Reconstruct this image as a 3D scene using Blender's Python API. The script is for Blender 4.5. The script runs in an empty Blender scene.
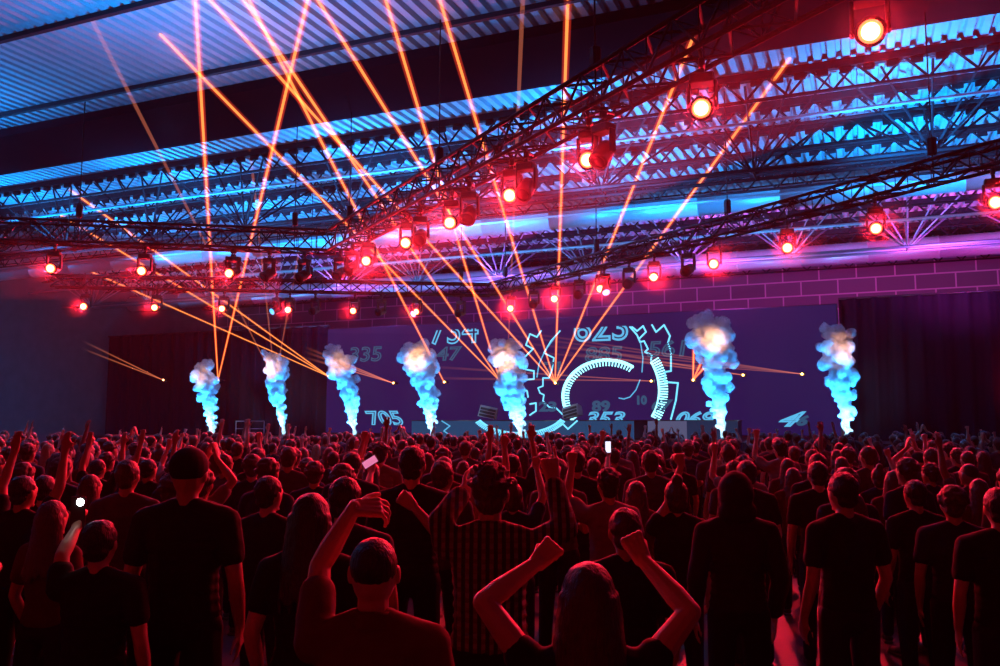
import bpy, bmesh, math, random
import numpy as np
from mathutils import Vector, Matrix, Quaternion
PI = math.pi
R = math.radians
random.seed(11)
SC = bpy.context.scene
COL = SC.collection

# ------------------------------------------------------------------ camera, world, exposure
CAM_Z = 2.1
YAW, PITCH, F = R(23), math.atan(88 / 850), 850.0
cam_d = bpy.data.cameras.new('camera')
cam_d.sensor_width = 36; cam_d.lens = F / 1000 * 36
cam_d.clip_start = .05; cam_d.clip_end = 300
cam = bpy.data.objects.new('camera', cam_d); COL.objects.link(cam)
cam.location = (0, 0, CAM_Z); cam.rotation_euler = (PI / 2 + PITCH, 0, YAW)
SC.camera = cam
SC.view_settings.view_transform = 'Standard'
SC.view_settings.look = 'None'
SC.view_settings.gamma = 1
SC.view_settings.use_curve_mapping = False
SC.view_settings.exposure = 0
w = bpy.data.worlds.new('night'); SC.world = w; w.use_nodes = True
w.node_tree.nodes['Background'].inputs[0].default_value = (.01, .008, .03, 1)
w.node_tree.nodes['Background'].inputs[1].default_value = .1
SC.cycles.transparent_max_bounces = 64
SC.cycles.max_bounces = 6
SC.cycles.diffuse_bounces = 1
SC.cycles.volume_bounces = 2
SC.cycles.sample_clamp_indirect = 4
SC.cycles.use_denoising = True

# survey: turn a sighted bearing into a point of the hall (on a height, a depth plane, or a distance)
C0 = Vector((0, 0, CAM_Z))
FW = Vector((-math.sin(YAW) * math.cos(PITCH), math.cos(YAW) * math.cos(PITCH), math.sin(PITCH)))
RT = Vector((math.cos(YAW), math.sin(YAW), 0)); UP = RT.cross(FW)
HD = Vector((-math.sin(YAW), math.cos(YAW), 0))
def ray(x, y): return FW + RT * ((x - 500) / F) + UP * ((333 - y) / F)
def atz(x, y, z): d = ray(x, y); return C0 + d * ((z - CAM_Z) / d.z)
def aty(x, y, Y): d = ray(x, y); return C0 + d * (Y / d.y)
def atd(x, y, D): d = ray(x, y); return C0 + d * (D / d.dot(HD))

# ------------------------------------------------------------------ lights of the hall, and added washes
def spot(name, loc, aim, power, col, size=60, blend=.6, rad=.12, parent=None):
    L = bpy.data.lights.new(name, 'SPOT'); L.energy = power; L.color = col
    L.spot_size = R(size); L.spot_blend = blend; L.shadow_soft_size = rad
    o = bpy.data.objects.new(name, L); COL.objects.link(o); o.location = loc
    o.rotation_euler = (Vector(aim) - Vector(loc)).to_track_quat('-Z', 'Y').to_euler()
    return o
def area(name, loc, aim, power, col, sx, sy, spread=180):
    L = bpy.data.lights.new(name, 'AREA'); L.energy = power; L.color = col
    L.shape = 'RECTANGLE'; L.size = sx; L.size_y = sy; L.spread = R(spread)
    o = bpy.data.objects.new(name, L); COL.objects.link(o); o.location = loc
    o.rotation_euler = (Vector(aim) - Vector(loc)).to_track_quat('-Z', 'Y').to_euler()
    return o
BLUE = (.0, .30, 1); VIOLET = (.35, .1, 1); MAG = (1, .03, .35); RED = (1, .012, .03)
# blue uplights on the roof over the floor, violet and magenta ones over the stage
for x in (-31, -23, -15, -7.5, 1):
    for y in (23.4, 28.6):
        spot('blue_uplight', (x, y, 7.9), (x + 1.5, y + .5, 11.3), 3000, BLUE, 158, .8)
for x, pw in ((-38, 5200), (-26, 4600), (-12, 1800)):
    spot('blue_uplight', (x, 12, 7.5), (x, 12.5, 11.3), pw * 1.3, BLUE, 150, .7)
for x in (-26, -16, -6, 4):
    spot('violet_uplight', (x, 37, 8.0), (x, 41, 11.3), 1300, VIOLET, 150, .7)
for x in (-6, 3, 10):
    spot('magenta_uplight', (x, 38, 7.5), (x + 2, 42, 11.3), 900, MAG, 150, .7)
for x in (-14, 0):
    spot('magenta_backwash', (x, 43, 8.6), (x, 52, 7), 900, MAG, 120, .7)
spot('magenta_uplight', (5, 13, 8), (6, 15, 11.3), 1200, MAG, 140, .7)  # added without a fixture to tint the near right roof
spot('magenta_uplight', (10, 24, 7), (12, 30, 11.3), 1600, MAG, 140, .7)  # added magenta tint for the roof further right, no fixture there
spot('added_red_wash', (6, 38, 3), (12, 48, 6), 900, (1, .02, .12), 110, .8)  # added wash without a fixture, reddening the right rear
spot('added_blue_wash', (-30, 14, 5.5), (-44, 20, 8), 5000, BLUE, 120, .8)  # added wash without a fixture, turning the left wall blue

# ------------------------------------------------------------------ materials
def nt(name):
    m = bpy.data.materials.new(name); m.use_nodes = True
    return m, m.node_tree, m.node_tree.nodes['Principled BSDF']
MATS = {}
def mat(name, col, rough=.6, metal=0, emit=None, es=0, noise=0, nscale=6, spec=.5):
    if name in MATS: return MATS[name]
    m, t, b = nt(name); MATS[name] = m
    b.inputs['Base Color'].default_value = (*col, 1); b.inputs['Roughness'].default_value = rough
    b.inputs['Metallic'].default_value = metal
    b.inputs['Specular IOR Level'].default_value = spec
    if emit:
        b.inputs['Emission Color'].default_value = (*emit, 1); b.inputs['Emission Strength'].default_value = es
    if noise:
        tc = t.nodes.new('ShaderNodeTexCoord'); n = t.nodes.new('ShaderNodeTexNoise'); n.inputs['Scale'].default_value = nscale
        n.inputs['Detail'].default_value = 4
        r = t.nodes.new('ShaderNodeMix'); r.data_type = 'RGBA'
        r.inputs[6].default_value = (*[c * (1 - noise) for c in col], 1); r.inputs[7].default_value = (*[min(1, c * (1 + noise)) for c in col], 1)
        t.links.new(tc.outputs['Object'], n.inputs['Vector']); t.links.new(n.outputs['Fac'], r.inputs[0])
        t.links.new(r.outputs[2], b.inputs['Base Color'])
    return m
def glow(name, col, s):
    if name in MATS: return MATS[name]
    m = bpy.data.materials.new(name); m.use_nodes = True; MATS[name] = m; t = m.node_tree
    t.nodes.remove(t.nodes['Principled BSDF']); e = t.nodes.new('ShaderNodeEmission')
    e.inputs[0].default_value = (*col, 1); e.inputs[1].default_value = s
    t.links.new(e.outputs[0], t.nodes['Material Output'].inputs['Surface'])
    return m
def vol(name, dens, col=(1, 1, 1), ani=0, emit=None, es=0):
    m = bpy.data.materials.new(name); m.use_nodes = True; t = m.node_tree
    t.nodes.remove(t.nodes['Principled BSDF']); v = t.nodes.new('ShaderNodeVolumePrincipled')
    v.inputs['Color'].default_value = (*col, 1); v.inputs['Density'].default_value = dens
    v.inputs['Anisotropy'].default_value = ani
    if emit: v.inputs['Emission Color'].default_value = (*emit, 1); v.inputs['Emission Strength'].default_value = es
    t.links.new(v.outputs[0], t.nodes['Material Output'].inputs['Volume'])
    return m
def volemit(name, col, s):
    if name in MATS: return MATS[name]
    m = bpy.data.materials.new(name); m.use_nodes = True; MATS[name] = m; t = m.node_tree
    t.nodes.remove(t.nodes['Principled BSDF']); e = t.nodes.new('ShaderNodeEmission')
    e.inputs[0].default_value = (*col, 1); e.inputs[1].default_value = s
    t.links.new(e.outputs[0], t.nodes['Material Output'].inputs['Volume'])
    return m

# ------------------------------------------------------------------ mesh helpers
class MB:
    def __init__(s): s.v = []; s.f = []; s.sm = []
    def add(s, vs, fs, smooth=False):
        n = len(s.v); s.v += [tuple(p) for p in vs]; s.f += [tuple(i + n for i in f) for f in fs]; s.sm += [smooth] * len(fs)
    def box(s, c, d, rot=None, bev=0):
        c = Vector(c); M = rot or Matrix.Identity(3); x, y, z = [k / 2 for k in d]
        if bev:
            b = bev; vs = []; fs = []
            for sx in (-1, 1):
                for sy in (-1, 1):
                    for sz in (-1, 1):
                        vs += [(sx * (x - b), sy * (y - b), sz * z), (sx * (x - b), sy * y, sz * (z - b)), (sx * x, sy * (y - b), sz * (z - b))]
            bm = bmesh.new()
            for p in vs: bm.verts.new(M @ Vector(p) + c)
            bmesh.ops.convex_hull(bm, input=bm.verts)
            bm.verts.index_update()
            s.add([q.co for q in bm.verts], [[q.index for q in f.verts] for f in bm.faces]); bm.free(); return
        vs = [M @ Vector((i * x, j * y, k * z)) + c for i in (-1, 1) for j in (-1, 1) for k in (-1, 1)]
        s.add(vs, [(0, 1, 3, 2), (4, 6, 7, 5), (0, 4, 5, 1), (2, 3, 7, 6), (0, 2, 6, 4), (1, 5, 7, 3)])
    def tube(s, a, b, r0, r1=None, n=8, cap=True):
        a = Vector(a); b = Vector(b); r1 = r0 if r1 is None else r1
        q = (b - a).to_track_quat('Z', 'Y'); vs = []
        for p, r in ((a, r0), (b, r1)):
            for k in range(n): vs.append(p + q @ Vector((r * math.cos(2 * PI * k / n), r * math.sin(2 * PI * k / n), 0)))
        fs = [(k, (k + 1) % n, n + (k + 1) % n, n + k) for k in range(n)]
        if cap: fs += [tuple(range(n))[::-1], tuple(range(n, 2 * n))]
        s.add(vs, fs, n > 5)
    def lathe(s, prof, a, d, n=20):
        """prof: (radius, along) pairs about the axis d from a"""
        q = Vector(d).to_track_quat('Z', 'Y'); a = Vector(a); vs = []
        for r, t in prof:
            for k in range(n): vs.append(a + q @ Vector((r * math.cos(2 * PI * k / n), r * math.sin(2 * PI * k / n), t)))
        fs = []
        for i in range(len(prof) - 1):
            for k in range(n): fs.append((i * n + k, i * n + (k + 1) % n, (i + 1) * n + (k + 1) % n, (i + 1) * n + k))
        fs += [tuple(range(n))[::-1], tuple(range((len(prof) - 1) * n, len(prof) * n))]
        s.add(vs, fs, True)
    def ball(s, c, r, rot=None, nu=12, nv=8):
        c = Vector(c); r = Vector(r) if hasattr(r, '__len__') else Vector((r, r, r)); M = rot or Matrix.Identity(3)
        vs = [M @ Vector((0, 0, r.z)) + c]
        for i in range(1, nv):
            th = PI * i / nv
            for k in range(nu):
                ph = 2 * PI * k / nu
                vs.append(M @ Vector((r.x * math.sin(th) * math.cos(ph), r.y * math.sin(th) * math.sin(ph), r.z * math.cos(th))) + c)
        vs.append(M @ Vector((0, 0, -r.z)) + c)
        fs = [(0, 1 + k, 1 + (k + 1) % nu) for k in range(nu)]
        for i in range(nv - 2):
            for k in range(nu):
                a = 1 + i * nu + k; b = 1 + i * nu + (k + 1) % nu
                fs.append((a, a + nu, b + nu, b))
        L = len(vs) - 1; o = 1 + (nv - 2) * nu
        fs += [(o + k, L, o + (k + 1) % nu) for k in range(nu)]
        s.add(vs, fs, True)
    def cap(s, a, b, r0, r1=None):       # tapered capsule
        r1 = r0 if r1 is None else r1
        a = Vector(a); b = Vector(b)
        if (b - a).length > 1e-5: s.tube(a, b, r0, r1, 10)
        s.ball(a, r0, None, 10, 8); s.ball(b, r1, None, 10, 8)
    def mesh(s, name):
        me = bpy.data.meshes.new(name); me.from_pydata(s.v, [], s.f); me.update()
        me.polygons.foreach_set('use_smooth', s.sm)
        return me
    def build(s, name, m, parent=None, loc=None, kind=None, label=None):
        me = s.mesh(name); me.materials.append(m)
        return link(name, me, parent, loc, kind, label)
def link(name, me, parent=None, loc=None, kind=None, label=None):
    o = bpy.data.objects.new(name, me); COL.objects.link(o)
    if parent: o.parent = parent
    if loc is not None: o.location = loc
    if kind: o['kind'] = kind
    if label: o['label'] = label
    return o
def thing(name, label, cat, loc=(0, 0, 0), rz=0, group=None):
    o = bpy.data.objects.new(name, None); COL.objects.link(o); o.empty_display_size = .2
    o.location = loc; o.rotation_euler = (0, 0, rz); o['label'] = label; o['category'] = cat
    if group: o['group'] = group
    return o
def tag(o, label, cat, group=None):
    o['label'] = label; o['category'] = cat
    if group: o['group'] = group
    return o
KIDS = {}
def copy_tree(o, parent=None):
    c = o.copy(); COL.objects.link(c)
    if parent: c.parent = parent
    for ch in o.children: copy_tree(ch, c)
    return c
def remesh(mb, voxel, smooth=3, disp=None, name='m'):
    """fuse the pieces of mb into one continuous surface"""
    me = mb.mesh(name); o = bpy.data.objects.new(name, me); COL.objects.link(o)
    md = o.modifiers.new('r', 'REMESH'); md.mode = 'VOXEL'; md.voxel_size = voxel; md.use_smooth_shade = True
    if smooth:
        sm = o.modifiers.new('s', 'SMOOTH'); sm.iterations = smooth; sm.factor = .5
    if disp:
        tx = bpy.data.textures.new('clouds', 'CLOUDS'); tx.noise_scale = disp[1]; tx.noise_depth = 3
        dm = o.modifiers.new('d', 'DISPLACE'); dm.texture = tx; dm.strength = disp[0]; dm.mid_level = .5
    dg = bpy.context.evaluated_depsgraph_get(); dg.update()
    out = bpy.data.meshes.new_from_object(o.evaluated_get(dg))
    out.name = name
    bpy.data.objects.remove(o); bpy.data.meshes.remove(me)
    for p in out.polygons: p.use_smooth = True
    return out
def text_mesh(body, size, shear=0, bev=.03, fill=False, lo=None, hi=None):
    cu = bpy.data.curves.new('t', 'FONT'); cu.body = body; cu.size = size; cu.shear = shear
    cu.align_x = 'CENTER'; cu.fill_mode = 'BOTH' if fill else 'NONE'; cu.bevel_depth = bev; cu.bevel_resolution = 1; cu.resolution_u = 5
    o = bpy.data.objects.new('t', cu); COL.objects.link(o)
    dg = bpy.context.evaluated_depsgraph_get(); dg.update()
    me = bpy.data.meshes.new_from_object(o.evaluated_get(dg))
    bpy.data.objects.remove(o); bpy.data.curves.remove(cu)
    bm = bmesh.new(); bm.from_mesh(me)
    for val, sgn in ((lo, -1), (hi, 1)):
        if val is not None:
            bmesh.ops.bisect_plane(bm, geom=bm.verts[:] + bm.edges[:] + bm.faces[:], plane_co=(0, val, 0), plane_no=(0, sgn, 0), clear_outer=True)
    bm.to_mesh(me); bm.free(); me.name = 'numeral'
    return me

# ------------------------------------------------------------------ the hall
XL, XR, Y0, Y1, ZC = -46.0, 26.0, -10.0, 52.0, 11.3
def floor_mat():
    m, t, b = nt('dark_floor'); b.inputs['Roughness'].default_value = .45
    n = t.nodes.new('ShaderNodeTexNoise'); n.inputs['Scale'].default_value = .8; n.inputs['Detail'].default_value = 8
    tc = t.nodes.new('ShaderNodeTexCoord'); cr = t.nodes.new('ShaderNodeValToRGB')
    cr.color_ramp.elements[0].color = (.02, .02, .022, 1); cr.color_ramp.elements[1].color = (.06, .058, .06, 1)
    t.links.new(tc.outputs['Object'], n.inputs['Vector']); t.links.new(n.outputs['Fac'], cr.inputs['Fac']); t.links.new(cr.outputs[0], b.inputs['Base Color'])
    return m
def panel_mat():
    m, t, b = nt('cladding'); b.inputs['Roughness'].default_value = .7
    tc = t.nodes.new('ShaderNodeTexCoord'); mp = t.nodes.new('ShaderNodeMapping'); mp.inputs['Rotation'].default_value = (PI / 2, 0, 0)
    br = t.nodes.new('ShaderNodeTexBrick'); br.inputs['Scale'].default_value = 1; br.inputs['Brick Width'].default_value = 2.0
    br.inputs['Row Height'].default_value = .85; br.inputs['Mortar Size'].default_value = .04
    br.inputs['Color1'].default_value = (.11, .10, .12, 1); br.inputs['Color2'].default_value = (.14, .13, .15, 1); br.inputs['Mortar'].default_value = (.45, .42, .45, 1)
    t.links.new(tc.outputs['Object'], mp.inputs['Vector']); t.links.new(mp.outputs[0], br.inputs['Vector']); t.links.new(br.outputs['Color'], b.inputs['Base Color'])
    return m
M_wall = mat('wall_paint', (.16, .16, .18), .8, noise=.25, nscale=1.5)
M_deck = mat('roof_deck', (.5, .52, .56), .75, 0, noise=.12, nscale=2)
M_steel = mat('dark_steel', (.016, .016, .02), .7, 0, spec=.15)
M_paint = mat('grey_steel', (.30, .30, .34), .45, .3)
M_duct = mat('duct_sheet', (.62, .63, .66), .4, .3, noise=.08)
M_black = mat('black_metal', (.018, .018, .02), .45, .2)
M_cloth = mat('black_drape', (.016, .012, .024), .9, spec=.05)

b = MB(); b.box(((XL + XR) / 2, (Y0 + Y1) / 2, -.1), (XR - XL, Y1 - Y0, .2)); b.build('floor', floor_mat(), kind='structure')
b = MB(); b.box((XL - .15, (Y0 + Y1) / 2, 5.7), (.3, Y1 - Y0, 11.8)); b.build('wall_left', M_wall, kind='structure')
b = MB(); b.box((XR + .15, (Y0 + Y1) / 2, 5.7), (.3, Y1 - Y0, 11.8)); b.build('wall_right', M_wall, kind='structure')
b = MB(); b.box(((XL + XR) / 2, Y1 + .15, 5.7), (XR - XL + .6, .3, 11.8)); b.build('wall_back', panel_mat(), kind='structure')
b = MB(); b.box(((XL + XR) / 2, Y0 - .15, 5.7), (XR - XL + .6, .3, 11.8)); b.build('wall_front', M_wall, kind='structure')
# corrugated roof deck: ribs run along the hall, towards the stage
b = MB(); pr = []; x = XL
while x < XR:
    pr += [(x, ZC), (x + .17, ZC), (x + .20, ZC + .13), (x + .31, ZC + .13)]; x += .34
vs = [(px, yy, pz) for yy in (Y0, Y1) for px, pz in pr] + [(px, yy, pz + .02) for yy in (Y0, Y1) for px, pz in pr]; n = len(pr)
b.add(vs, [(i, i + 1, n + i + 1, n + i) for i in range(n - 1)] + [(2 * n + i, 3 * n + i, 3 * n + i + 1, 2 * n + i + 1) for i in range(n - 1)])
b.build('ceiling', M_deck, kind='structure')
# open-web joists across the hall
k = 0; y = -7.6
while y < Y1 - .5:
    if y < 17.2:
        b = MB(); b.box(((XL + XR) / 2, y, ZC - .06), (XR - XL, .12, .12)); k += 1; b.build('trim_%d' % k, M_steel, kind='structure')
    elif y > 21.2:
        b = MB(); b.box(((XL + XR) / 2, y, ZC - .10), (XR - XL, .22, .20))
        b.tube((XL, y, ZC - .75), (XR, y, ZC - .75), .05, n=6)
        x = XL; j = 0
        while x < XR - .5:
            z0, z1 = (ZC - .15, ZC - .75) if j % 2 == 0 else (ZC - .75, ZC - .15)
            b.tube((x, y, z0), (x + .55, y, z1), .035, n=4, cap=False); x += .55; j += 1
        x = XL + .3
        while x < XR:                     # gusset shoes that make the saw-toothed lower edge
            b.box((x, y, ZC - .27), (.28, .1, .15)); x += .55
        k += 1; b.build('trim_%d' % k, M_steel, kind='structure')
    y += 2.3 if y > 17 else 3.5
# two deep carrying trusses with star braces
for y in (25.0, 38.5):
    b = MB(); zb = 9.2
    for dy in (-.5, .5): b.tube((XL, y + dy, zb), (XR, y + dy, zb), .06, n=6)
    x = XL + 2
    while x < XR:
        b.tube((x, y - .5, zb), (x, y + .5, zb), .04, n=5)
        for dx in (-2.2, -1.2, 0, 1.2, 2.2):
            for dy in (-1.75, 1.75):
                b.tube((x, y, zb), (x + dx, y + dy, ZC - .1), .035, n=4, cap=False)
        x += 4.6
    k += 1; b.build('trim_%d' % k, M_paint if y > 30 else M_steel, kind='structure')
# the deep dark box beam over the front of the floor
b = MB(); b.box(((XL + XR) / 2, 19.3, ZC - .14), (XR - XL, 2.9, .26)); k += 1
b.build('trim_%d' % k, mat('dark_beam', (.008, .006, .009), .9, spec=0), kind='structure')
# bare conduits and round air ducts across the roof
for y, z, r_, m in ((23.4, 10.2, .05, M_duct), (30.6, 10.0, .06, M_duct), (35.6, 9.8, .06, M_duct), (39.6, 9.4, .06, M_duct)):
    b = MB(); b.tube((XL, y, z), (XR, y, z), r_, n=8); k += 1; b.build('trim_%d' % k, m, kind='structure')
for i, (y, z, r_, txt) in enumerate(((32.4, 10.35, .42, 'long round silver air duct under the roof nearest the audience'), (33.6, 10.5, .25, 'slim silver air duct running just behind the nearest thick duct'), (43.5, 10.1, .5, 'thick silver air duct crossing the roof over the stage'))):
    t = thing('air_duct', txt, 'duct', (XL, y, z), 0)
    b = MB(); pr = [(r_, 0)]; x = 1.5
    while x < XR - XL - .5: pr += [(r_, x), (r_ + .03, x + .01), (r_ + .03, x + .07), (r_, x + .08)]; x += 3
    b.lathe(pr + [(r_, XR - XL)], (0, 0, 0), (1, 0, 0), 20); b.build('pipe', M_duct, t)
    b = MB(); x = 2
    while x < XR - XL: b.tube((x, 0, r_ * .9), (x, 0, ZC - z + .05), .015, n=5); x += 6
    b.build('hangers', M_steel, t)

# haze of the show, filling the hall
b = MB(); b.box(((XL + XR) / 2, (Y0 + Y1) / 2 , 5.75), (XR - XL + .2, Y1 - Y0 + .2, 11.85))
hz = b.build('haze', vol('haze', .00018, (.95, .95, 1), .6), kind='stuff')
tag(hz, 'thin theatrical haze hanging in the whole hall', 'haze')

# ------------------------------------------------------------------ stage
b = MB(); b.box((-17.5, 42, .62), (49, 13, 1.24)); o = b.build('stage', mat('stage_ply', (.03, .03, .035), .6, noise=.2))
tag(o, 'low black stage platform running across the hall behind the crowd', 'stage')
SY = 41.0
scr = thing('led_screen', 'huge dark indigo video wall showing glowing gears and numbers', 'screen', (0, SY, 0))
LX0, LX1, LZ0, LZ1 = -28.2, -.9, 1.45, 7.35
b = MB(); b.box(((LX0 + LX1) / 2, .08, (LZ0 + LZ1) / 2), (LX1 - LX0, .12, LZ1 - LZ0))
def led_mat():
    m, t, b_ = nt('led_face'); b_.inputs['Base Color'].default_value = (.004, .004, .005, 1); b_.inputs['Roughness'].default_value = .8; b_.inputs['Specular IOR Level'].default_value = .05
    tc = t.nodes.new('ShaderNodeTexCoord'); n = t.nodes.new('ShaderNodeTexNoise'); n.inputs['Scale'].default_value = .25
    cr = t.nodes.new('ShaderNodeValToRGB'); cr.color_ramp.elements[0].color = (.013, .006, .060, 1); cr.color_ramp.elements[1].color = (.021, .009, .085, 1)
    t.links.new(tc.outputs['Object'], n.inputs['Vector']); t.links.new(n.outputs['Fac'], cr.inputs['Fac']); t.links.new(cr.outputs[0], b_.inputs['Emission Color'])
    b_.inputs['Emission Strength'].default_value = 1
    return m
b.build('panel', led_mat(), scr)
b = MB(); b.box(((LX0 + LX1) / 2, .3, (LZ0 + LZ1) / 2), (LX1 - LX0 + .1, .3, LZ1 - LZ0 + .1)); b.build('cabinet_frame', M_black, scr)
b = MB(); x = LX0 + 1
while x < LX1:
    b.box((x, .5, .7 + LZ0 / 2), (.12, .12, LZ1)); x += 4
b.build('rear_stands', M_black, scr)
GL1 = glow('led_cyan', (.10, .50, .85), 1.0); GL2 = glow('led_cyan_bright', (.16, .68, 1), 1.35); GL4 = glow('dial_light', (.28, .85, 1), 2.4); GL3 = glow('led_cyan_dim', (.06, .20, .42), .42)
def pl(px, py, Y=SY - .02): p = aty(px, py, Y); return Vector((p.x, -.02, p.z))
def stroke(pts, r, m, name, parent=scr, f=pl, label=None):
    b = MB(); q = [f(*p) for p in pts]
    for a, c in zip(q, q[1:]): b.tube(a, c, r, n=5)
    for a in q: b.ball(a, r, None, 6, 4)
    return b.build(name, m, parent, label=label)
def numeral(body, px, py, hpx, shear, m, lo=None, hi=None, bev=.035, wide=1.0):
    p = pl(px, py); s = abs(pl(px, py + hpx).z - p.z) / .70
    me = text_mesh(body, s, shear, bev, False, None if lo is None else lo * s, None if hi is None else hi * s)
    me.materials.append(m)
    o = link('numeral', me, scr, (p.x, -.03, p.z - .7 * s)); o.rotation_euler = (PI / 2, 0, 0); o.scale = (wide, 1, 1); o['label'] = 'outlined glowing number ' + body
    return o
numeral('734', 454, 317, 26, 0, GL1, hi=.36, wide=.98, bev=.045)
numeral('623', 601, 314, 26, 0, GL1, hi=.35, wide=1.05, bev=.055)
numeral('885', 603, 347, 14, .1, GL3, wide=1.3)
numeral('335', 365, 347, 14, .1, GL3, wide=1.3)
numeral('47', 448, 347, 13, .1, GL3, wide=1.4)
numeral('561', 667, 341, 15, .15, GL3, wide=1.3)
numeral('71', 554, 362, 13, 0, GL3, wide=1.2)
numeral('89', 601, 401, 10, 0, GL3, wide=1.3)
numeral('67', 660, 400, 10, .2, GL3, wide=1.3)
numeral('10', 641, 396, 8, 0, GL3)
numeral('705', 388, 411, 14, -.4, GL1, lo=0, wide=1.35)
numeral('353', 602, 412, 13, .35, GL1, lo=.12, wide=1.45)
numeral('069', 692, 412, 13, .35, GL1, lo=.18, wide=1.35)
numeral('4', 784, 412, 14, .6, GL1, wide=1.7)
numeral('6', 800, 416, 9, .4, GL3, wide=1.5)
numeral('23', 548, 402, 9, 0, GL3, wide=1.5)
# gear outlines: the big wheel seen left and right of the dial, and the small one inside it
stroke([(541, 331), (537, 337), (530, 334), (526, 345), (533, 349), (524, 358), (523, 369), (534, 371), (534, 379), (522, 380), (523, 389), (527, 391), (528, 397)], .045, GL2, 'gear_outline')
stroke([(530, 404), (536, 403), (536, 411), (530, 415)], .045, GL2, 'gear_outline')
stroke([(560, 331), (551, 341), (544, 353), (554, 358), (552, 370), (549, 378), (543, 378), (543, 386), (538, 388), (540, 393), (544, 395), (543, 401), (549, 407), (556, 408), (562, 414), (569, 416)], .04, GL2, 'gear_outline')
stroke([(558, 333), (545, 351), (539, 364), (537, 377)], .035, GL1, 'gear_arc')
stroke([(630, 327), (637, 335), (640, 342), (644, 341), (648, 349), (645, 352), (652, 355), (651, 360)], .045, GL2, 'gear_outline')
stroke([(632, 327), (637, 331), (643, 326), (646, 332), (639, 339)], .045, GL2, 'gear_outline')
stroke([(640, 340), (643, 358), (642, 372)], .03, GL1, 'gear_arc')
stroke([(652, 325), (656, 332), (664, 325), (670, 336), (668, 343), (671, 352), (671, 371), (665, 372), (665, 382), (678, 383), (676, 400), (671, 419)], .045, GL2, 'gear_outline')
stroke([(640, 380), (636, 390), (630, 397), (624, 399), (619, 398)], .03, GL1, 'gear_arc')
# the dial: a ring of light with radial ticks
def dial(cx, cy, rx, ry, a0, a1, n, name, thick, tick, parent=scr, f=pl, m=GL2):
    pts = [(cx + rx * math.cos(a0 + (a1 - a0) * i / 40), cy - ry * math.sin(a0 + (a1 - a0) * i / 40)) for i in range(41)]
    stroke(pts, thick, m, name + '_ring', parent, f)
    b = MB()
    for i in range(n + 1):
        a = a0 + (a1 - a0) * i / n; c = Vector((math.cos(a), -math.sin(a)))
        p = f(cx + rx * c.x, cy + ry * c.y); q = f(cx + (rx + tick * c.x / max(.3, abs(c.x)) * abs(c.x)) , cy + ry * c.y) if False else f(cx + (rx - tick) * c.x, cy + (ry - tick) * c.y)
        b.tube(p, q, .035, n=4)
    b.build(name + '_ticks', m, parent)
dial(607, 397, 44, 37, R(55), R(218), 36, 'dial', .085, 6, m=GL4)
dial(607, 390, 52, 52, R(-30), R(32), 24, 'dial', .05, -9, m=GL4)
# projectors' backdrop left and right of the wall
for nm, x0, x1, lab in (('stage_drape', -45.5, LX0 - .1, 'black pleated drape left of the video wall'), ('stage_drape', LX1 + .1, 12, 'black pleated drape right of the video wall')):
    b = MB(); x = x0; pr = []
    while x < x1: pr.append((x, .12 * math.sin(x * 7) + .05 * math.sin(x * 17))); x += .11
    n = len(pr)
    b.add([(px, SY + .2 + py, zz) for zz in (1.24 if x1 < 0 or True else 0, 7.6) for px, py in pr] + [(px, SY + .26 + py, zz) for zz in (1.24, 7.6) for px, py in pr],
          [(i, i + 1, n + i + 1, n + i) for i in range(n - 1)] + [(2 * n + i, 3 * n + i, 3 * n + i + 1, 2 * n + i + 1) for i in range(n - 1)] + [(n + i, n + i + 1, 3 * n + i + 1, 3 * n + i) for i in range(n - 1)], True)
    t = thing(nm, lab, 'drape', ((x0 + x1) / 2, SY + .2, 1.24)); o = b.build('fabric', M_cloth, t, loc=(-(x0 + x1) / 2, -SY - .2, -1.24))
    b = MB(); b.tube((x0, SY + .2, 7.62), (x1, SY + .2, 7.62), .05); xx = x0 + .1
    while xx < x1: b.tube((xx, SY + .45, 1.24), (xx, SY + .45, 7.62), .04); xx += 3.4
    b.build('support_pipes', M_black, t, loc=(-(x0 + x1) / 2, -SY - .2, -1.24))

# DJ booth with its own video face
BY = 38.6
bx0, bx1 = aty(412, 430, BY).x, aty(738, 430, BY).x
bz = aty(600, 421, BY).z
bo = thing('performance_booth', 'long performers booth with a dim blue video face below the gears', 'booth', ((bx0 + bx1) / 2, BY, 1.24))
def lb(px, py): p = aty(px, py, BY - .03); return Vector((p.x - (bx0 + bx1) / 2, -.04, p.z - 1.24))
b = MB(); b.box((0, .65, (bz - 1.24) / 2), (bx1 - bx0, 1.25, bz - 1.24 - .01)); b.build('body', M_black, bo)
xa, xb, xc = aty(634, 430, BY).x, aty(648, 430, BY).x, aty(687, 430, BY).x; xm = (bx0 + bx1) / 2
b = MB(); b.box(((bx0 + xa) / 2 - xm, -.01, (bz - 1.24) / 2), (xa - bx0, .06, bz - 1.24)); b.build('video_face', glow('face_blue', (.02, .10, .26), .55), bo)
b = MB(); b.box(((xb + xc) / 2 - xm, -.01, (bz - 1.24) / 2), (xc - xb, .06, bz - 1.24)); b.build('video_face', glow('face_grey', (.10, .11, .22), .8), bo, label='greyer video face right of the dark gap')
b = MB(); b.box(((xc + bx1) / 2 - xm, -.01, (bz - 1.24) / 2), (bx1 - xc, .06, bz - 1.24)); b.build('video_face', glow('face_dim', (.02, .05, .14), .5), bo)
b = MB(); b.box((0, .63, bz - 1.24 + .02), (bx1 - bx0 + .1, 1.3, .05), bev=.01); b.build('worktop', M_black, bo)
dial(520, 408, 46, 25, R(-150), R(-28), 44, 'dial', .05, -5, bo, lb)
stroke([(442, 421), (450, 426), (444, 431), (453, 437)], .035, GL1, 'gear_outline', bo, lb)
stroke([(554, 430), (563, 424), (568, 429), (577, 421)], .045, GL2, 'gear_outline', bo, lb)
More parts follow.
